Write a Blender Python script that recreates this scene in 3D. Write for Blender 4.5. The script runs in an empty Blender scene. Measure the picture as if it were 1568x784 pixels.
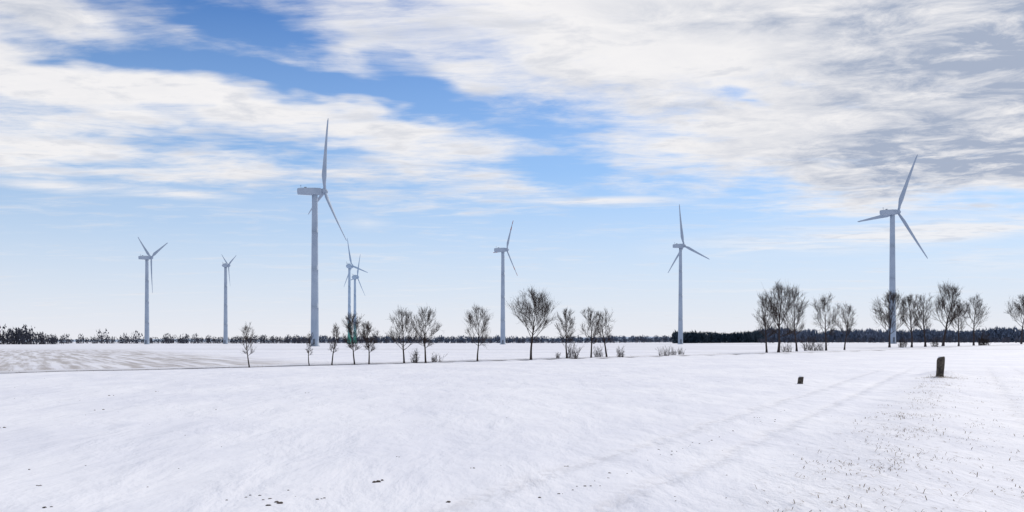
import bpy, math, random
from mathutils import Vector, Matrix, noise
random.seed(7)
S = bpy.context.scene
F = 1307.0; HZ = 523.0; CZ = 2.0     # focal length and horizon row in pixels, camera height: pixels -> metres

def link(o): S.collection.objects.link(o); return o
def mesh_obj(name, verts, faces, mats, smooth=False, midx=None):
    me = bpy.data.meshes.new(name); me.from_pydata(verts, [], faces)
    for m in (mats if isinstance(mats, list) else [mats]): me.materials.append(m)
    if midx: me.polygons.foreach_set("material_index", midx)
    if smooth: me.polygons.foreach_set("use_smooth", [True]*len(me.polygons))
    me.update()
    return link(bpy.data.objects.new(name, me))
def ss(a, b, x):
    t = max(0, min(1, (x-a)/(b-a))); return t*t*(3-2*t)

# ---------------------------------------------------------------- terrain
RD0 = Vector((-33, 56)); RDd = Vector((45, 53)).normalized(); RDn = Vector((-RDd.y, RDd.x))
def height(x, y):
    h = 1.15*ss(50, 230, x)*ss(70, 260, y)
    d = math.hypot(x, y)
    if d < 400:
        h += 0.06*(noise.noise(Vector((x*.12, y*.12, 0)))) * ss(400, 60, d)
        if d < 70:
            h += 0.034*noise.noise(Vector((x*.7, y*.4, 3))) + 0.012*noise.noise(Vector((x*2.0, y*1.5, 9)))
            q = Vector((x-3.8, y-10)); a = Vector((20.5, 38.4)).normalized()
            l = q.dot(a); w = q.x*a.y-q.y*a.x
            h += 0.10*math.exp(-(w/1.3)**2)*ss(70, 50, d)
            h += 0.28*math.exp(-((x-24.2)**2+(y-48.2)**2)/1.2)
    sd = (Vector((x, y))-RD0).dot(RDn)
    if -400 < sd < 400: h -= 0.10*math.exp(-((sd+2.2)/0.7)**2)
    return h
def ground_pt(u, v):
    t = (u-784)/F; lo = None
    d = 5.0
    while d < 900:
        if CZ-(v-HZ)/F*d <= height(t*d, d): break
        d += 0.25 if d < 150 else 1.0
    return Vector((t*d, d, height(t*d, d)))

# ---------------------------------------------------------------- node helpers
class NT:
    def __init__(s, tree): s.t = tree; s.n = tree.nodes; s.l = tree.links
    def node(s, k, **kw):
        n = s.n.new(k)
        for a, b in kw.items(): setattr(n, a, b)
        return n
    def put(s, sock, v):
        if v is None: return
        if isinstance(v, bpy.types.NodeSocket): s.l.new(v, sock)
        else: sock.default_value = v
    def m(s, op, a, b=None, c=None, clamp=False):
        n = s.node('ShaderNodeMath', operation=op, use_clamp=clamp)
        s.put(n.inputs[0], a); s.put(n.inputs[1], b); s.put(n.inputs[2], c); return n.outputs[0]
    def vm(s, op, a, b=None):
        n = s.node('ShaderNodeVectorMath', operation=op)
        s.put(n.inputs[0], a); s.put(n.inputs[1], b); return n.outputs[0]
    def comb(s, x, y, z=0.0):
        n = s.node('ShaderNodeCombineXYZ'); s.put(n.inputs[0], x); s.put(n.inputs[1], y); s.put(n.inputs[2], z); return n.outputs[0]
    def noise(s, vec, scale, detail=6, rough=.55, dist=0.0, col=False):
        n = s.node('ShaderNodeTexNoise'); s.put(n.inputs['Vector'], vec)
        n.inputs['Scale'].default_value = scale; n.inputs['Detail'].default_value = detail
        n.inputs['Roughness'].default_value = rough; n.inputs['Distortion'].default_value = dist
        return n.outputs['Color' if col else 'Fac']
    def mapr(s, v, a, b, c=0.0, d=1.0, smooth=True):
        n = s.node('ShaderNodeMapRange', interpolation_type='SMOOTHSTEP' if smooth else 'LINEAR')
        s.put(n.inputs[0], v)
        for i, q in enumerate((a, b, c, d)): n.inputs[i+1].default_value = q
        return n.outputs[0]
    def mix(s, f, a, b):
        n = s.node('ShaderNodeMix', data_type='RGBA')
        s.put(n.inputs[0], f)
        s.put(n.inputs[6], a if not isinstance(a, tuple) else (*a, 1)); s.put(n.inputs[7], b if not isinstance(b, tuple) else (*b, 1))
        return n.outputs[2]
    def mapping(s, vec, loc=(0,0,0), rot=0.0, scale=(1,1,1), typ='POINT'):
        n = s.node('ShaderNodeMapping', vector_type=typ); s.put(n.inputs[0], vec)
        n.inputs[1].default_value = loc; n.inputs[2].default_value = (0,0,rot); n.inputs[3].default_value = scale
        return n.outputs[0]
def new_mat(name, rough=.7):
    m = bpy.data.materials.new(name); m.use_nodes = True
    k = NT(m.node_tree); b = m.node_tree.nodes['Principled BSDF']; b.inputs['Roughness'].default_value = rough
    b.inputs['Specular IOR Level'].default_value = .3
    return m, k, b
def simple(name, c1, c2, scale=2.0, rough=.8, bump=0, spec=.3):
    m, k, b = new_mat(name, rough); b.inputs['Specular IOR Level'].default_value = spec
    g = k.node('ShaderNodeTexCoord').outputs['Object']
    n = k.noise(g, scale, 3)
    k.put(b.inputs['Base Color'], k.mix(k.mapr(n, .35, .65), c1, c2))
    if bump:
        bn = k.node('ShaderNodeBump'); bn.inputs['Strength'].default_value = bump; k.put(bn.inputs['Height'], n)
        bn.inputs['Distance'].default_value = .05
        k.put(b.inputs['Normal'], bn.outputs[0])
    return m

# ---------------------------------------------------------------- world
SUN_AZ = 38; SUN_EL = 30
W = bpy.data.worlds.new("World"); S.world = W; W.use_nodes = True
try:
    W.cycles.sampling_method = 'MANUAL'; W.cycles.sample_map_resolution = 256
except Exception: pass
W.node_tree.nodes.clear(); k = NT(W.node_tree)
gen = k.node('ShaderNodeTexCoord').outputs['Generated']
sep = k.node('ShaderNodeSeparateXYZ'); k.put(sep.inputs[0], gen); X, Y, Z = sep.outputs
az = k.m('ARCTAN2', X, Y)
hl = k.m('SQRT', k.m('ADD', k.m('MULTIPLY', X, X), k.m('MULTIPLY', Y, Y)))
el = k.m('DIVIDE', Z, k.m('MAXIMUM', hl, .02))
zz = k.m('MAXIMUM', k.m('ADD', Z, .05), .02)
P = k.comb(k.m('DIVIDE', X, zz), k.m('DIVIDE', Y, zz))
ae = k.comb(az, el)
Pr = k.mapping(P, rot=math.radians(40), scale=(.36, 1.0, 1))      # long axis along the upper wind
w1 = k.noise(P, 1.2, 4, .6, col=True)
wv = k.vm('MULTIPLY', k.vm('SUBTRACT', w1, (.5,.5,.5)), (.24, .11, 0))
aew = k.vm('ADD', ae, wv)
def ang(u, v):
    a = math.atan((u-784)/F); return a, (HZ-v)/F*math.cos(a)
def blob(vec, u, v, ru, rv, rot=0):
    a, e = ang(u, v)
    mp = k.mapping(vec, (a, e, 0), math.radians(-rot), (ru/F, rv/F, 1), 'TEXTURE')
    g = k.node('ShaderNodeTexGradient', gradient_type='SPHERICAL'); k.put(g.inputs[0], mp)
    return g.outputs['Fac']
def blobs(vec, lst, base=0.0):
    acc = base
    for (u, v, ru, rv, rot, w) in lst:
        acc = k.m('MULTIPLY_ADD', blob(vec, u, v, ru, rv, rot), w, acc)
    return acc
sw = k.node('ShaderNodeSeparateXYZ'); k.put(sw.inputs[0], aew); aw, ew = sw.outputs[0], sw.outputs[1]
a1, e1 = ang(500, 0); a2, e2 = ang(1060, 310)
dx, dy = a2-a1, e2-e1; L = math.hypot(dx, dy); nx, ny = -dy/L, dx/L
l1 = k.m('MULTIPLY_ADD', aw, nx, k.m('MULTIPLY_ADD', ew, ny, -(a1*nx+e1*ny)))
bank = k.m('MULTIPLY', k.mapr(l1, -.05, .14), k.mapr(ew, .115, .19))
cov = blobs(aew, [
 (60, 10, 420, 75, 4, .95), (60, 120, 220, 60, 5, .95), (360, 150, 400, 48, 6, .95), (60, 225, 380, 62, 0, .85),
 (620, 240, 420, 110, 8, .50), (560, 60, 260, 70, 18, .45), (330, 240, 90, 60, 0, .4),
 (250, 84, 280, 34, 4, -1.1), (340, 30, 190, 46, -8, -1.2), (480, 115, 180, 28, 12, -.8), (650, 140, 150, 60, 30, -1.1), (1130, 155, 70, 18, 5, -.7),
 (860, 255, 170, 80, 40, -.6), (390, 215, 220, 36, 0, -.45)], 0.0)
cov = k.m('ADD', cov, k.m('MULTIPLY_ADD', bank, 1.0, k.mapr(ew, .08, .26, 0, .26)))
back = k.mapr(k.m('ABSOLUTE', az), .75, 1.2)
high = k.mapr(el, .45, .7)
bh_ = k.m('MAXIMUM', back, high)
cov = k.m('ADD', cov, k.m('MULTIPLY', bh_, k.mapr(ew, .1, .3, 0, .5)))
nA = k.noise(Pr, 2.3, 9, .68, .5)
nB = k.noise(k.mapping(P, (4,2,0), rot=math.radians(20), scale=(.8,1.15,1)), 5.0, 5, .6, .3)
nn = k.m('MULTIPLY_ADD', nB, .45, k.m('MULTIPLY', nA, .8))
dens = k.m('ADD', k.m('MULTIPLY', cov, .85), k.m('MULTIPLY', k.m('SUBTRACT', nn, .625), 2.3))
dens = k.mapr(dens, -.02, .90)
st = blobs(k.vm('ADD', ae, k.vm('MULTIPLY', wv, (.25,.10,0))), [(88, 286, 120, 13, 0, 1.4), (262, 296, 110, 12, 2, 1.3), (920, 310, 190, 10, 1, 1.5),
 (1310, 360, 340, 32, -2, 1.1), (1500, 352, 160, 22, 0, .9), (1125, 386, 65, 4, -5, 1.2), (680, 441, 110, 3, -3, .6), (1215, 444, 220, 4, 0, .7),
 (560, 342, 50, 18, 0, .5), (1480, 395, 130, 7, -3, .5), (1520, 405, 100, 14, 0, .5), (420, 300, 500, 45, 0, .2)])
st = k.m('MULTIPLY', st, k.mapr(nA, .36, .6, .25, 1.0), clamp=True)
st = k.m('MULTIPLY', st, .85)
dens = k.m('MAXIMUM', dens, st)
gr = blobs(aew, [(1560, 50, 380, 230, 0, 1.5), (1470, 240, 420, 60, 3, 1.1), (1000, 165, 260, 45, 15, .5), (1150, 15, 300, 45, 5, .7),
                 (90, 20, 360, 60, 0, .6), (500, 280, 350, 50, 0, .3)], 0.10)
nC = k.noise(k.mapping(P, (1,7,0), rot=math.radians(20), scale=(.8,1,1)), 5.0, 8, .66, .4)
shade = k.m('MULTIPLY', gr, k.mapr(nC, .34, .66, .12, 1.15, False), clamp=True)
shade = k.m('MULTIPLY', shade, .80)
shade = k.m('MAXIMUM', shade, k.mapr(nB, .44, .72, 0, .34))
shade = k.m('MAXIMUM', shade, k.m('MULTIPLY', bh_, .42))  # unseen clouds behind and overhead greyed to dim the light on the snow
ccol = k.mix(shade, (.93, .915, .92), (.26, .34, .50))
sky = k.node('ShaderNodeTexSky', sky_type='NISHITA', sun_disc=False)
sky.sun_elevation = math.radians(SUN_EL); sky.sun_rotation = math.radians(SUN_AZ)
sky.air_density = 1.0; sky.dust_density = .2; sky.ozone_density = 4.0
sk = k.vm('MULTIPLY', sky.outputs[0], (.060, .083, .112))
hz1 = k.mapr(el, .0, .38, 1, 0, False)
sk = k.mix(k.m('MULTIPLY', hz1, .90), sk, (.50, .71, .95))
sk = k.mix(k.m('MULTIPLY', k.m('POWER', k.mapr(el, -.02, .20, 1, 0, False), 1.3), 1.0), sk, (.87, .85, .88))
fin = k.mix(dens, sk, ccol)
bg = k.node('ShaderNodeBackground'); k.put(bg.inputs[0], fin); bg.inputs[1].default_value = 1.0
out = k.node('ShaderNodeOutputWorld'); k.l.new(bg.outputs[0], out.inputs[0])

sl = bpy.data.lights.new("sun", 'SUN'); sl.energy = 2.1; sl.angle = math.radians(6); sl.color = (1, .94, .86)
so = link(bpy.data.objects.new("sun", sl))
sd = Vector((math.sin(math.radians(SUN_AZ))*math.cos(math.radians(SUN_EL)), math.cos(math.radians(SUN_AZ))*math.cos(math.radians(SUN_EL)), math.sin(math.radians(SUN_EL))))
so.rotation_euler = sd.to_track_quat('Z', 'Y').to_euler()

# ---------------------------------------------------------------- snow material
snow, k, b = new_mat("snow", .7)
b.inputs['Specular IOR Level'].default_value = .08
pos = k.node('ShaderNodeNewGeometry').outputs['Position']
sp = k.node('ShaderNodeSeparateXYZ'); k.put(sp.inputs[0], pos); PX, PY, PZ = sp.outputs
big = k.noise(k.mapping(pos, rot=.5, scale=(1, .5, 1)), .22, 5, .62)
col = k.mix(k.mapr(big, .36, .64), (.755, .765, .84), (.83, .835, .89))
sdist = k.m('ADD', k.m('MULTIPLY', PX, RDn.x), k.m('MULTIPLY_ADD', PY, RDn.y, -(RD0.x*RDn.x+RD0.y*RDn.y)))
rd = Vector((-.57, 1)).normalized(); rn = Vector((rd.y, -rd.x))
r = k.m('ADD', k.m('MULTIPLY', PX, rn.x), k.m('MULTIPLY', PY, rn.y))
r0 = -18*rn.x+75*rn.y
rn2 = k.noise(pos, .25, 5, .7)
fieldm = k.m('MULTIPLY', k.mapr(sdist, 2.0, 3.5), k.m('MULTIPLY', k.mapr(k.m('MULTIPLY_ADD', rn2, 14, r), r0+14, r0+2), k.mapr(PY, 240, 170)))
rowv = k.comb(r, k.m('MULTIPLY', k.m('ADD', k.m('MULTIPLY', PX, rd.x), k.m('MULTIPLY', PY, rd.y)), .04))
rn1 = k.noise(rowv, 1.1, 4, .6)
stripe = k.mapr(k.m('ADD', k.m('MULTIPLY', rn1, 1.3), k.m('MULTIPLY', rn2, .5)), .72, 1.10)
furr = k.m('MULTIPLY', fieldm, k.m('MULTIPLY_ADD', stripe, .62, .06))
ax = Vector((20.5, 38.4)).normalized()
wv = k.m('ADD', k.m('MULTIPLY', PX, ax.y), k.m('MULTIPLY_ADD', PY, -ax.x, -(3.8*ax.y-10*ax.x)))
wvn = k.m('ADD', wv, k.m('MULTIPLY', k.m('SUBTRACT', k.noise(pos, .5, 4, .6), .5), .7))
def gau(c, s):
    q = k.m('DIVIDE', k.m('SUBTRACT', wvn, c), s); return k.m('POWER', 2.718, k.m('MULTIPLY', k.m('MULTIPLY', q, q), -1.0))
verge = k.mapr(k.m('ABSOLUTE', wv), 2.2, .2)
rightm = k.mapr(wv, -.5, 1.0, 0, .6)
near = k.mapr(PY, 75, 50)
vm_ = k.m('MULTIPLY', k.m('MAXIMUM', verge, rightm), near)
fl = k.noise(k.mapping(pos, rot=.5, scale=(1, .45, 1)), 6, 6, .7, .6)
fl2 = k.noise(pos, .7, 3, .6)
flm = k.m('MULTIPLY', k.mapr(fl, .56, .70), k.mapr(fl2, .4, .65, .2, 1))
flm = k.m('MULTIPLY', flm, k.m('MULTIPLY_ADD', vm_, .85, .05))
ruts = k.m('MULTIPLY', k.m('ADD', gau(-2.4, .22), k.m('ADD', gau(-4.1, .22), k.m('ADD', gau(2.6, .25), gau(4.3, .25)))), near)
band = k.noise(k.comb(k.m('MULTIPLY', PX, .004), k.m('MULTIPLY', PY, .03)), 1.0, 4, .6)
band = k.m('MULTIPLY', k.mapr(band, .46, .60), k.mapr(PY, 110, 190, 0, .35))
soil = k.mix(fl2, (.20, .17, .14), (.34, .29, .26))
col = k.mix(furr, col, soil)
col = k.mix(flm, col, soil)
col = k.mix(k.m('MULTIPLY', ruts, k.mapr(fl, .42, .60, 0, .30)), col, (.42, .41, .44))
col = k.mix(band, col, (.52, .52, .56))
k.put(b.inputs['Base Color'], col)
bh = k.m('ADD', k.m('MULTIPLY', k.noise(k.mapping(pos, rot=.5, scale=(1,.35,1)), .9, 6, .55, .3), .28), k.m('MULTIPLY', k.noise(pos, 16, 3, .6), .005))
rows = k.m('MULTIPLY', k.m('SINE', k.m('MULTIPLY', wvn, 2*math.pi/1.1)), k.m('MULTIPLY', k.mapr(sdist, 0, -3), k.mapr(fl2, .35, .6, 0, .010)))
bh = k.m('ADD', bh, k.m('ADD', rows, k.m('MULTIPLY', ruts, -.07)))
bh = k.m('ADD', bh, k.m('MULTIPLY', fl, k.m('MULTIPLY_ADD', vm_, .08, .010)))
bn = k.node('ShaderNodeBump'); bn.inputs['Strength'].default_value = .65; bn.inputs['Distance'].default_value = 1.0
k.put(bn.inputs['Height'], bh); k.put(b.inputs['Normal'], bn.outputs[0])

def axis(vals_near, far, g):
    v = list(vals_near)
    s = v[-1]-v[-2]
    while v[-1] < far: s *= g; v.append(v[-1]+s)
    return v
ys = axis([-12+i*.35 for i in range(200)], 9000, 1.09)
ys = [-9000, -3000, -800, -200, -60, -25] + ys
xp = axis([i*.4 for i in range(110)], 9000, 1.09)
xs = [-x for x in reversed(xp[1:])] + xp
vs = [(x, y, height(x, y)) for y in ys for x in xs]; nxn = len(xs)
fs = [(j*nxn+i, j*nxn+i+1, (j+1)*nxn+i+1, (j+1)*nxn+i) for j in range(len(ys)-1) for i in range(nxn-1)]
mesh_obj("snow_ground", vs, fs, snow, True)

# ---------------------------------------------------------------- farm track
track, k, b = new_mat("track_slush", .8)
uvp = k.node('ShaderNodeNewGeometry').outputs['Position']
sp = k.node('ShaderNodeSeparateXYZ'); k.put(sp.inputs[0], uvp)
sdist = k.m('ADD', k.m('MULTIPLY', sp.outputs[0], RDn.x), k.m('MULTIPLY_ADD', sp.outputs[1], RDn.y, -(RD0.x*RDn.x+RD0.y*RDn.y)))
rut = k.m('ABSOLUTE', k.m('SUBTRACT', k.m('ABSOLUTE', sdist), .75))
n = k.noise(uvp, 1.2, 6, .65)
rm = k.m('MULTIPLY', k.mapr(rut, .45, .1), k.mapr(n, .3, .55))
edge = k.m('MULTIPLY', k.mapr(k.m('ABSOLUTE', sdist), 1.15, 1.5), k.mapr(n, .35, .5))
c = k.mix(k.m('MULTIPLY', rm, .5), (.74, .75, .82), (.22, .19, .17))
c = k.mix(k.m('MULTIPLY', edge, .7), c, (.12, .10, .08))
k.put(b.inputs['Base Color'], c)
vs = []; fs = []
for i in range(-10, 160):
    c0 = RD0+RDd*(i*2.5)
    for w in (-1.6, -.5, .5, 1.6):
        p = c0+RDn*w; vs.append((p.x, p.y, height(p.x, p.y)+.03))
for i in range(169):
    for j in range(3):
        a = i*4+j; fs.append((a, a+1, a+5, a+4))
mesh_obj("farm_track", vs, fs, track, True)

# ---------------------------------------------------------------- wind turbines
paint_haze = simple("turbine_paint_haze", (.30, .37, .48), (.35, .42, .53), .15, .6, 0, .2)  # white turbines: haze and backlit grey put into both paint colours
paint_haze2 = simple("turbine_paint_hazy", (.30, .41, .56), (.36, .47, .62), .15, .6, 0, .2)
darkp = simple("turbine_trim", (.10, .12, .16), (.15, .17, .21), .5, .5)
redp = simple("turbine_red_band", (.28, .09, .09), (.33, .12, .11), .5, .5)
greens = [simple("tower_green_%d" % i, c, tuple(x*1.08 for x in c), .5, .6, 0, .2) for i, c in enumerate([(.05,.24,.19),(.09,.29,.26),(.15,.34,.35),(.21,.38,.45)])]

def lathe(rings, n=28):
    vs = []; fs = []
    for (z, r) in rings:
        for i in range(n):
            a = 2*math.pi*i/n; vs.append((r*math.cos(a), r*math.sin(a), z))
    for j in range(len(rings)-1):
        for i in range(n): fs.append((j*n+i, j*n+(i+1) % n, (j+1)*n+(i+1) % n, (j+1)*n+i))
    fs.append(tuple(range((len(rings)-1)*n, len(rings)*n))); fs.append(tuple(reversed(range(n))))
    return vs, fs
def blade_mesh(R, pitch, red):
    vs = []; fs = []; mi = []; n = 12; N = 26; R0 = R*.035
    for j in range(N+1):
        t = j/N
        if t < .05: c, th = .040, .038
        else:
            q = (t-.05)/.95
            c = .040+(.082-.040)*ss(0, .17, q) if q < .17 else .082-(.082-.022)*((q-.17)/.83)**.8
            th = .038*(1-q)**1.2+.008
            if q > .96: c *= (1-q)/.04*.7+.3
        c *= R; th *= R
        tw = math.radians(pitch + 16*(1-t)**2)
        bend = .035*R*t*t
        for i in range(n):
            a = 2*math.pi*i/n
            x = math.cos(a)*c/2 - (c*.18 if t > .06 else 0); y = math.sin(a)*th/2*(1+.35*math.cos(a))
            vs.append((x*math.cos(tw)-y*math.sin(tw), x*math.sin(tw)+y*math.cos(tw)+bend, R0+t*(R-R0)))
    for j in range(N):
        for i in range(n):
            fs.append((j*n+i, j*n+(i+1) % n, (j+1)*n+(i+1) % n, (j+1)*n+i))
            t = j/N; mi.append(1 if red and (.62 < t < .74 or t > .87) else 0)
    fs.append(tuple(range(N*n, N*n+n))); mi.append(0)
    return vs, fs, mi
def turbine(u, vh, d, Rpx, s, a0, wb, wt, style='egg', off=3.6, back=5.0, nh=2.6, red=False, green=False, mat=paint_haze, pitch=12):
    t = (u-784)/F; H = CZ+(HZ-vh)/F*d; R = Rpx*d/F
    psi = math.asin(min(.99, s/math.sqrt(1+t*t)))-math.atan(t); tilt = math.radians(5)
    e = link(bpy.data.objects.new("wind_turbine", None)); gx, gy = t*d, d
    e.location = (gx, gy, height(gx, gy))
    H -= e.location.z
    def add(name, v, f, m, M=None, sm=True, mi=None):
        o = mesh_obj(name, v, f, m, sm, mi); o.parent = e
        if M is not None: o.matrix_local = M
        return o
    rb, rt = wb*d/F/2, wt*d/F/2
    Ht = H-nh*.55
    rings = [(-.6, rb*1.25), (.35, rb*1.25), (.36, rb)]
    for i in range(1, 25):
        q = i/24; z = .36+(Ht-.36)*q; r = rb+(rt-rb)*(q**.9)
        if i % 6 == 0 and i < 24: rings += [(z-.06, r), (z-.06, r*1.01), (z+.06, r*1.01), (z+.06, r)]
        else: rings.append((z, r))
    v, f = lathe(rings)
    mats = [mat]; mi = None
    if green:
        mats += greens; mi = []
        for q in f:
            z = sum(v[i][2] for i in q)/len(q)/H
            mi.append(0 if z > .28 else 1+min(3, int(z/.07)))
    o = add("tower", v, f, mats, None, True, mi)
    dv = []; df = []
    def bx(cx, cy, cz, sx, sy, sz):
        b0 = len(dv)
        for X_ in (-1, 1):
            for Y_ in (-1, 1):
                for Z_ in (-1, 1): dv.append((cx+X_*sx/2, cy+Y_*sy/2, cz+Z_*sz/2))
        for q in ((0,1,3,2),(4,6,7,5),(0,4,5,1),(2,3,7,6),(0,2,6,4),(1,5,7,3)): df.append(tuple(b0+i for i in q))
    bx(0, -rb*.99, 2.1, .95, .12, 2.1); bx(0, -rb*1.05-.5, .9, 1.2, .9, .1); bx(0, -rb*1.05-1.1, .6, 1.2, .3, .1); bx(0, -rb*1.05-1.4, .3, 1.2, .3, .1)
    add("door", dv, df, darkp, None, False)
    A = Vector((math.cos(psi)*math.cos(tilt), math.sin(psi)*math.cos(tilt), math.sin(tilt)))
    Hh = Vector((math.sin(psi), -math.cos(psi), 0)); U = Hh.cross(A); 
    if U.z < 0: U = -U
    B = Matrix((Hh, A, U)).transposed().to_4x4()
    C = Vector((0, 0, H-off*math.sin(tilt)))
    hubc = C+A*off
    if style == 'box':
        prof = [(-back, .72), (-back+.12, .90), (-back*.75, 1.0), (0, 1.0), (off*.55, .92), (off-1.35, .62)]
        ex = 5.0
    else:
        prof = [(-back, .10), (-back*.93, .38), (-back*.7, .70), (-back*.35, .92), (0, 1.02), (off*.5, .95), (off-1.3, .72)]
        ex = 2.0
    v = []; f = []; n = 24
    for (y, q) in prof:
        for i in range(n):
            a = 2*math.pi*i/n; c, s_ = math.cos(a), math.sin(a)
            rr = 1/((abs(c)**ex+abs(s_)**ex)**(1/ex))
            z = s_*rr*nh/2*q
            if style == 'box' and z < 0 and y < -back*.4: z *= .8
            v.append((c*rr*nh/2*q*.95, y, z))
    for j in range(len(prof)-1):
        for i in range(n): f.append((j*n+i, (j+1)*n+i, (j+1)*n+(i+1) % n, j*n+(i+1) % n))
    f.append(tuple(range(n))); f.append(tuple(reversed(range((len(prof)-1)*n, len(prof)*n))))
    add("nacelle", v, f, mat, Matrix.Translation(C) @ B, style != 'box')
    dv.clear(); df.clear()
    bx(0, -back*.8, nh*.62, .1, .1, nh*.5); bx(0, -back*.8, nh*.85, nh*.35, .08, .08); bx(.3, -back*.55, nh*.56, .5, .9, .25)
    add("weather_mast", list(dv), list(df), darkp, Matrix.Translation(C) @ B, False)
    hr = nh*.42
    rg = [(-1.25, hr*.85), (-1.0, hr), (.2, hr*1.02), (.8, hr*.85), (1.3, hr*.5), (1.5, hr*.12)]
    v, f = lathe(rg, 20)
    add("hub", v, f, mat, Matrix.Translation(hubc) @ B @ Matrix.Rotation(-math.pi/2, 4, 'X'))
    for i in range(3):
        v, f, mi = blade_mesh(R, pitch, red)
        M = Matrix.Translation(hubc) @ B @ Matrix.Rotation(math.radians(a0+120*i), 4, 'Y')
        add("blade_%d" % (i+1), v, f, [mat, redp], M, True, mi)
    return e
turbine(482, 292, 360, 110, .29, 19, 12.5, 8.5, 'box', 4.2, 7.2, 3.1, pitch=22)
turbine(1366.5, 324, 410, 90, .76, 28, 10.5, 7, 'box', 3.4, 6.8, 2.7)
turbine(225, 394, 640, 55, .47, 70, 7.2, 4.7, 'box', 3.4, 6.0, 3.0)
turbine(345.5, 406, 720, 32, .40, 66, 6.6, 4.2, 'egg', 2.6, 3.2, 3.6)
turbine(535, 407, 700, 45, .50, -13, 5.6, 3.4, 'egg', 2.4, 3.0, 4.2, green=True, mat=paint_haze2)
turbine(543.5, 424, 820, 37, .38, 25, 5.2, 3.2, 'egg', 2.6, 3.2, 4.4, green=True, mat=paint_haze2)
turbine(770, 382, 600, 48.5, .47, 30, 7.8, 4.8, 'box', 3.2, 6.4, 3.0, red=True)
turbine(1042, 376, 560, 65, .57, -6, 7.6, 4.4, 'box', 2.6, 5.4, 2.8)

# ---------------------------------------------------------------- bare trees
bark = simple("bark", (.030, .023, .021), (.058, .044, .040), 6, .95, 0, .05)
twig = simple("twig", (.042, .032, .030), (.075, .058, .053), 3, .95, 0, .05)
barkfar = simple("bark_far", (.036, .029, .032), (.065, .053, .055), 3, .95, 0, .05)
def tube(vs, fs, pts, rad, n):
    b0 = len(vs)
    for j, p in enumerate(pts):
        d = (pts[min(j+1, len(pts)-1)]-pts[max(j-1, 0)])
        if d.length < 1e-6: d = Vector((0,0,1))
        d.normalize(); a = d.orthogonal().normalized(); c = d.cross(a)
        for i in range(n):
            t = 2*math.pi*i/n; q = p+(a*math.cos(t)+c*math.sin(t))*rad[j]; vs.append((q.x, q.y, q.z))
    for j in range(len(pts)-1):
        for i in range(n): fs.append((b0+j*n+i, b0+j*n+(i+1) % n, b0+(j+1)*n+(i+1) % n, b0+(j+1)*n+i))
def rv(rg): return Vector((rg.gauss(0,1), rg.gauss(0,1), rg.gauss(0,1)))
def curve_branch(rg, p, d, L, seg, up, wob):
    pts = [p.copy()]; d = d.normalized()
    for i in range(seg):
        d = (d+Vector((0,0,up))/seg+rv(rg)*wob).normalized(); p = p+d*(L/seg); pts.append(p.copy())
    return pts
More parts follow.
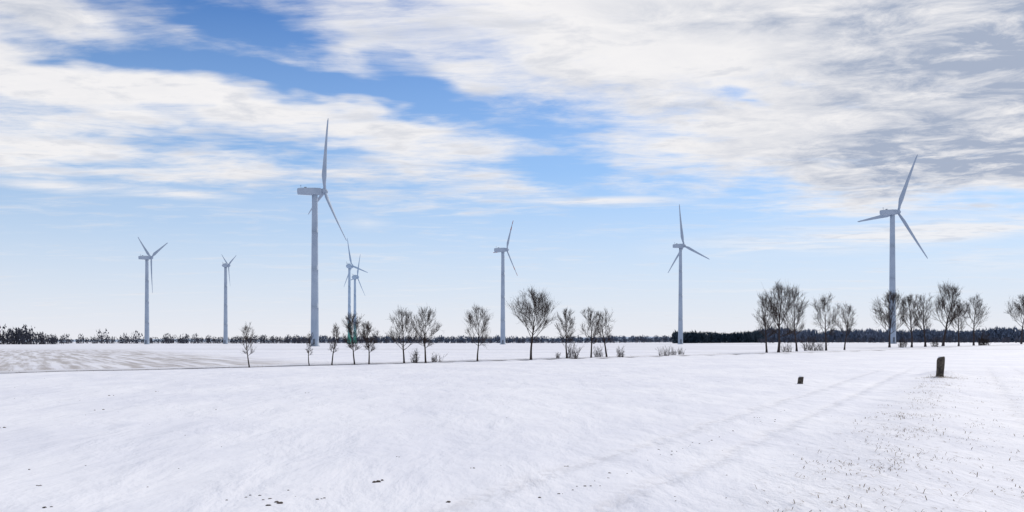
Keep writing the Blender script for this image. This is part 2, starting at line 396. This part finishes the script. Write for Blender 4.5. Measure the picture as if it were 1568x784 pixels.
def tree(u, vt, vb, w, seed, clear=.34, dens=1.0, name="bare_tree", mat=bark, lean=0):
    g = ground_pt(u, vb); d = g.y
    H = (vb-vt)/F*d; Wd = w/F*d/2
    rg = random.Random(seed); vs = []; fs = []; tv = []; tf = []
    r0 = H*.019*rg.uniform(.9, 1.15)
    top = H*.90; seg = 12; pts = []; p = Vector((0, 0, -.15)); dr = Vector((lean, 0, 1))
    for i in range(seg+1):
        pts.append(p.copy()); dr = (dr+rv(rg)*.05+Vector((0,0,.12))).normalized(); p = p+dr*(top/seg)
    rad = [max(.008, r0*(1.35 if i == 0 else 1)*(1-(i/seg)**1.0*.93)) for i in range(seg+1)]
    tube(vs, fs, pts, rad, 7)
    ctr = Vector((lean*H*.3, 0, H*(clear+1)/2)); rz = H*(1-clear)/2*1.02
    def inside(q, m=1.0):
        e = q-ctr; return (e.x**2+e.y**2)/(Wd*Wd)+e.z**2/(rz*rz) < m
    def trim(pts, m):
        for i in range(2, len(pts)):
            if not inside(pts[i], m): return pts[:i+1]
        return pts
    tr = .0080*(H/6)**.35*(max(d, 60)/90)**.6
    n1 = int(rg.uniform(15, 20))
    for i in range(n1):
        q = clear*.92+(0.97-clear)*((i+rg.random()*.8)/n1)**1.15
        f = min(seg-1e-3, q*H/top*seg*.93); j = int(f); bp = pts[j].lerp(pts[j+1], f-j)
        a = i*2.4+rg.uniform(-.5, .5); qq = (q-clear)/(1-clear)
        inc = math.radians(58-34*qq+rg.uniform(-10, 10)); 
        d0 = Vector((math.cos(a)*math.sin(inc), math.sin(a)*math.sin(inc), math.cos(inc)))
        L1 = (Wd*1.4*(1-.5*qq)+H*.10)*rg.uniform(.75, 1.15)
        b1 = trim(curve_branch(rg, bp, d0, L1, 7, .75, .08), rg.uniform(.85, 1.15))
        rr = max(.018, rad[j]*.46*rg.uniform(.8, 1.1)); m1 = len(b1)-1
        tube(vs, fs, b1, [rr*(1-t/m1*.8) for t in range(m1+1)], 5)
        n2 = int(L1/H*20*dens)+3
        for c in range(n2):
            t = .18+.8*(c+rg.random())/n2; ff = min(m1-1e-3, t*m1); jj = int(ff); bp2 = b1[jj].lerp(b1[jj+1], ff-jj)
            ax_ = (b1[jj+1]-b1[jj]).normalized(); d2 = (ax_*1.0+rv(rg)*.45+Vector((0,0,.2))).normalized()
            L2 = L1*(.52-.22*t)*rg.uniform(.7, 1.2)
            b2 = trim(curve_branch(rg, bp2, d2, L2, 4, .35, .10), 1.2); m2 = len(b2)-1
            r2 = max(tr*1.3, rr*(1-t*.8)*.48)
            tube(tv, tf, b2, [r2*(1-x/m2*.5) for x in range(m2+1)], 4)
            n3 = int(4*dens)+rg.randint(1, 3)
            for e_ in range(n3):
                t3 = .15+.85*rg.random(); f3 = min(m2-1e-3, t3*m2); j3 = int(f3); bp3 = b2[j3].lerp(b2[j3+1], f3-j3)
                d3 = ((b2[j3+1]-b2[j3]).normalized()+rv(rg)*.45+Vector((0,0,.25))).normalized()
                L3 = L2*rg.uniform(.4, .75)+.06*H/6
                b3 = curve_branch(rg, bp3, d3, L3, 2, .2, .12)
                tube(tv, tf, b3, [tr, tr*.85, tr*.5], 3)
                for _ in range(2):
                    j4 = rg.randint(0, 1); bp4 = b3[j4].lerp(b3[j4+1], rg.random())
                    d4 = (b3[2]-b3[0]).normalized()+rv(rg)*.45+Vector((0,0,.2))
                    b4 = curve_branch(rg, bp4, d4, L3*rg.uniform(.4, .8), 1, .1, .1)
                    tube(tv, tf, b4, [tr*.75, tr*.45], 3)
    nf = len(fs); o0 = len(vs); vs += tv; fs += [tuple(i+o0 for i in q) for q in tf]
    o = mesh_obj(name, vs, fs, [mat, twig], False, [0]*nf+[1]*len(tf)); o.location = g; return o
TR = [
 (382, 498, 563, 24, .36, .5), (474, 508, 560, 12, .40, .4), (508, 494, 559, 20, .36, .5), (543, 485, 558, 30, .35, 1.0),
 (565, 497, 558, 28, .38, 1.0), (619, 482, 556, 42, .32, .8), (652, 476, 556, 38, .36, .8), (731, 476, 553, 38, .36, .8),
 (813, 452, 551, 62, .36, 1.0), (868, 477, 549, 28, .38, .8), (905, 477, 548, 32, .36, .8), (929, 477, 547, 28, .36, .8),
 (1174, 455, 540, 34, .30, .8), (1192, 438, 540, 54, .28, 1.0), (1220, 449, 538, 42, .32, .8), (1265, 458, 537, 38, .34, .8), (1293, 470, 536, 26, .36, .7),
 (1362, 454, 532, 42, .30, 1.0), (1396, 456, 532, 36, .34, .8), (1417, 453, 531, 32, .34, .8), (1444, 441, 530, 46, .32, 1.0),
 (1468, 462, 530, 24, .36, .7), (1491, 457, 529, 32, .38, .7), (1564, 457, 527, 36, .40, .8), (1640, 450, 526, 44, .36, .8),
]
for i, (u, vt, vb, w, cl, dn) in enumerate(TR):
    tree(u, vt, vb, w, 100+i*7, cl, dn, lean=random.uniform(-.04, .04), mat=bark if u < 1000 else barkfar)

def shrub(u, vt, vb, w, seed, n=34):
    g = ground_pt(u, vb); d = g.y; H = (vb-vt)/F*d; Wd = w/F*d/2; rg = random.Random(seed); vs = []; fs = []
    for i in range(n):
        a = rg.uniform(0, 6.28); sp_ = rg.random()
        d0 = Vector((math.cos(a)*sp_*Wd/H*.9, math.sin(a)*sp_*Wd/H*.9, 1))
        b = curve_branch(rg, Vector((rg.uniform(-.8,.8)*Wd, rg.uniform(-.6,.6)*Wd, -.05)), d0, H*rg.uniform(.3, 1.02), 4, .1, .16)
        tube(vs, fs, b, [.010*H, .008*H, .006*H, .005*H, .003*H], 4)
        for c in range(6):
            j = rg.randint(0, 3); q = curve_branch(rg, b[j], (b[j+1]-b[j]).normalized()+rv(rg)*.5, H*rg.uniform(.12, .3), 2, .1, .15)
            tube(vs, fs, q, [.006*H, .005*H, .003*H], 3)
    o = mesh_obj("shrub", vs, fs, bark); o.location = g
for i, q in enumerate([(635, 530, 556, 10), (668, 535, 555, 18), (876, 518, 549, 20), (917, 526, 547, 14), (950, 526, 547, 12), (854, 536, 549, 7),
    (1016, 526, 545, 18), (1030, 528, 544, 12), (1043, 529, 543, 12), (1240, 510, 537, 24), (1205, 520, 539, 18), (1506, 500, 529, 18), (1382, 512, 532, 12), (1255, 520, 537, 16), (1432, 514, 531, 12)]):
    shrub(*q, seed=i+50, n=30)

# ---------------------------------------------------------------- distant woods
wood_a = simple("wood_brown_hazed", (.045, .050, .070), (.085, .085, .105), .08, 1, 0, 0)  # blue haze of distance is put into these wood colours
wood_b = simple("wood_conifer_hazed", (.018, .032, .050), (.045, .066, .088), .08, 1, 0, 0)
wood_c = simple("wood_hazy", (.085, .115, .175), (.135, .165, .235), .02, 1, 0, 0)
def woods(name, u0, u1, D, hpx, mat, step, cnt, rows=2, jit=.3, gap=0.0, sliver=.35, seed=1, sz=1.0):
    rg = random.Random(seed); vs = []; fs = []
    x = (u0-784)/F*D; x1 = (u1-784)/F*D
    while x < x1:
        for r_ in range(rows):
            if rg.random() < gap: continue
            H = hpx/F*D*(1+rg.uniform(-jit, jit))*(0.8+.4*(.5+.5*noise.noise(Vector((x*.02, seed, 0)))))+1.0
            cx = x+rg.uniform(-.5, .5)*step; cy = D+r_*6+rg.uniform(-3, 3); wd = H*rg.uniform(.30, .48)
            gz = height(cx, cy)-.2
            for _ in range(cnt):
                while True:
                    q = Vector((rg.uniform(-1,1), rg.uniform(-1,1), rg.uniform(-1,1)))
                    if q.length < 1: break
                low = rg.random() < .3
                c = Vector((cx+q.x*wd, cy+q.y*wd, gz+(H*.62+q.z*H*.38 if not low else rg.random()*H*.45)))
                s = H*.10*rg.uniform(.5, 1.3)*sz
                a = Vector((rg.uniform(-1,1)*sliver, rg.uniform(-.4,.4), rg.uniform(.5,1)))*s*1.5; b_ = Vector((rg.uniform(-1,1), rg.uniform(-1,1), rg.uniform(-.3,.3)))*s*.6
                b0 = len(vs); vs += [tuple(c-a*.6-b_), tuple(c-a*.6+b_), tuple(c+a)]; fs.append((b0, b0+1, b0+2))
            b0 = len(vs); tw_ = .03*H
            vs += [(cx-tw_, cy, gz), (cx+tw_, cy, gz), (cx+tw_*.4, cy, gz+H*.7), (cx-tw_*.4, cy, gz+H*.7)]; fs.append((b0, b0+1, b0+2, b0+3))
        x += step
    mesh_obj(name, vs, fs, mat)
woods("distant_wood", -200, 40, 600, 21, wood_a, 2.6, 60, 3, .4, 0, seed=2, sz=.85)
woods("distant_wood", 36, 80, 620, 13, wood_a, 2.6, 55, 3, .4, 0, seed=12, sz=.85)
woods("distant_tree_row", 78, 320, 850, 14, wood_a, 10, 75, 1, .5, .25, seed=3, sz=.9)
woods("distant_hedge", 70, 480, 900, 7, wood_a, 3.0, 50, 2, .4, .05, seed=4, sz=1.1)
woods("distant_tree_row", 250, 470, 1000, 9, wood_a, 6, 60, 2, .4, .2, seed=5)
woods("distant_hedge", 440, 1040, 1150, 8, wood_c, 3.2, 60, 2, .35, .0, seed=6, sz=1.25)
woods("distant_tree_row", 440, 1040, 1000, 7, wood_a, 6, 60, 2, .5, .3, seed=7, sz=1.1)
woods("conifer_wood", 1037, 1172, 700, 15.5, wood_b, 2.6, 110, 3, .12, 0, sliver=.5, seed=8, sz=1.2)
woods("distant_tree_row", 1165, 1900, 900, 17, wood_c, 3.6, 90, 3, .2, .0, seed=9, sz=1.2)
woods("distant_hedge", 1165, 1900, 600, 6, wood_a, 3.0, 60, 2, .4, .05, seed=10)
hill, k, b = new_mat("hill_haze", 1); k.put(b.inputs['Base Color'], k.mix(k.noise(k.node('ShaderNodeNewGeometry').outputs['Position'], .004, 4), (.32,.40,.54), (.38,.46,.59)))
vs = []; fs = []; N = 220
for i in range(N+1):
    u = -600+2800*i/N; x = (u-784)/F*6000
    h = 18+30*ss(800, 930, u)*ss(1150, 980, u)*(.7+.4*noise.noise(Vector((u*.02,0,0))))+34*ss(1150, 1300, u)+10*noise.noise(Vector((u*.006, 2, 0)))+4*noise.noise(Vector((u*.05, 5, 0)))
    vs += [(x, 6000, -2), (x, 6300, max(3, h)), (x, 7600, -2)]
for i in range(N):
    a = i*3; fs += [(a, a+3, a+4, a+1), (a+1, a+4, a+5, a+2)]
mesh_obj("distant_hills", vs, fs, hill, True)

# ---------------------------------------------------------------- posts
wood = simple("weathered_post", (.030, .026, .024), (.10, .085, .07), 9, .95, 1.0)
snowcap = simple("snow_cap", (.80, .81, .86), (.88, .88, .92), 4, .7)
def post(u, vb, hp, wp, lean, seed):
    g = ground_pt(u, vb); H = hp/F*g.y; r = wp/F*g.y/2; n = 18; rg = random.Random(seed)
    vs = []; fs = []; R_ = 12
    for j in range(R_+1):
        z = -.15+(H+.15)*j/R_
        for i in range(n):
            a = 2*math.pi*i/n; q = r*(1+.10*noise.noise(Vector((math.cos(a)*1.5, math.sin(a)*1.5, z*1.5+seed)))+.07*noise.noise(Vector((math.cos(a)*5, math.sin(a)*5, z*.7+seed))))
            if j == R_: q *= .90
            if z < .1: q *= 1.12
            vs.append((q*math.cos(a)+lean*z, q*math.sin(a), z+(.05*H*math.cos(a+1) if j >= R_-1 else 0)))
    for j in range(R_):
        for i in range(n): fs.append((j*n+i, j*n+(i+1) % n, (j+1)*n+(i+1) % n, (j+1)*n+i))
    fs.append(tuple(range(R_*n, R_*n+n)))
    e = mesh_obj("wooden_post", vs, fs, wood, True); e.location = g-Vector((0,0,.05))
    v, f = lathe([(0, r*.8), (.03, r*.82), (.06, r*.6), (.075, r*.2)], 14)
    c = mesh_obj("snow_cap", v, f, snowcap, True); c.parent = e; c.location = (lean*H, 0, H-.01)
post(1439, 577, 31, 11, .06, 3); post(1225, 588, 12, 8, .12, 8)

# ---------------------------------------------------------------- dry stubble and clods
straw = simple("dry_straw", (.17, .13, .10), (.36, .29, .22), 3, .9)
clodm = simple("soil_clod", (.05, .04, .035), (.12, .095, .08), 5, .95)
rg = random.Random(5); vs = []; fs = []
def blade(x, y, L):
    z = height(x, y)-.01; a = rg.uniform(0, 6.28); w = rg.uniform(.003, .006)
    flat = rg.uniform(.8, 4.5); h = L/math.sqrt(1+flat*flat); dx, dy = math.cos(a)*h*flat, math.sin(a)*h*flat
    px, py = -math.sin(a)*w, math.cos(a)*w; b0 = len(vs)
    vs.extend([(x-px, y-py, z), (x+px, y+py, z), (x+dx*.5+px, y+dy*.5+py, z+h*.75), (x+dx*.5-px, y+dy*.5-py, z+h*.75), (x+dx, y+dy, z+h*.85)])
    fs.extend([(b0, b0+1, b0+2, b0+3), (b0+3, b0+2, b0+4)])
axv = Vector((20.5, 38.4)).normalized(); axn = Vector((axv.y, -axv.x))
for i in range(2600):
    l = rg.uniform(-4, 46)
    if rg.random() < .4: l = rg.uniform(-4, 15)
    w = rg.gauss(0, .5) if rg.random() < .45 else abs(rg.gauss(0, 6))
    if noise.noise(Vector((l*.5, w*.9, 4))) < -.05 and rg.random() < .8: continue
    c = Vector((3.8, 10))+axv*l+axn*w
    for _ in range(rg.randint(1, 4)): blade(c.x+rg.gauss(0, .08), c.y+rg.gauss(0, .10), rg.uniform(.05, .13))
g = ground_pt(1439, 578)
for _ in range(320): blade(g.x+rg.gauss(0, .5), g.y+rg.gauss(-.2, .35), rg.uniform(.08, .25))
for i in range(5200):
    t = rg.uniform(-10, 300); s_ = rg.choice((-2.3, 2.2, -1.9)); p = RD0+RDd*t+RDn*(s_+rg.gauss(0, .3))
    if noise.noise(Vector((t*.15, s_, 1))) > -.1: blade(p.x, p.y, rg.uniform(.10, .40))
mesh_obj("dry_grass", vs, fs, straw)
vs = []; fs = []
def clod(x, y, s):
    z = height(x, y); b0 = len(vs); n = 7
    rr = [(rg.uniform(.7, 1.25)) for _ in range(n)]
    for lev, (q, h) in enumerate(((1, -.3), (.8, .35), (.35, .6))):
        for i in range(n):
            a = 6.283*i/n; vs.append((x+math.cos(a)*s*q*rr[i]*1.5, y+math.sin(a)*s*q*rr[(i+lev) % n], z+h*s*rg.uniform(.7, 1.2)))
    for lev in range(2):
        for i in range(n): fs.append((b0+lev*n+i, b0+lev*n+(i+1) % n, b0+(lev+1)*n+(i+1) % n, b0+(lev+1)*n+i))
    fs.append(tuple(b0+2*n+i for i in range(n)))
for (u, v, s) in [(576,737,.045),(421,770,.05),(413,768,.03),(494,765,.035),(8,655,.05),(147,628,.05),(168,606,.05),(475,602,.04),(330,628,.03),(725,720,.02),(680,771,.03),(610,700,.02),(240,560+40,.04),(1010,690,.02),(1160,640,.03),(380,765,.03),(60,748,.02),(865,715,.02),(70,780,.03)]:
    p = ground_pt(u, v)
    for _ in range(3): clod(p.x+rg.gauss(0, s*1.6), p.y+rg.gauss(0, s*1.2), s*rg.uniform(.3, .7))
for i in range(90):
    y = 8+rg.random()**1.3*50; x = rg.uniform(-.65, .65)*y; clod(x, y, rg.uniform(.005, .014))
for i in range(60):
    t = i/60; p = ground_pt(1215-380*t+rg.uniform(-16, 16), 628+140*t+rg.uniform(-4, 4))
    if rg.random() < .6: clod(p.x, p.y, rg.uniform(.005, .018))
mesh_obj("soil_clods", vs, fs, clodm)

# ---------------------------------------------------------------- camera
cam = bpy.data.cameras.new("camera"); co = link(bpy.data.objects.new("camera", cam))
co.location = (0, 0, CZ); co.rotation_euler = (math.radians(90), 0, 0)
cam.sensor_width = 36; cam.lens = 36*F/1568; cam.shift_y = (HZ-392)/1568
cam.clip_start = .1; cam.clip_end = 20000
S.camera = co
S.view_settings.view_transform = 'Standard'; S.view_settings.look = 'None'; S.view_settings.exposure = 0
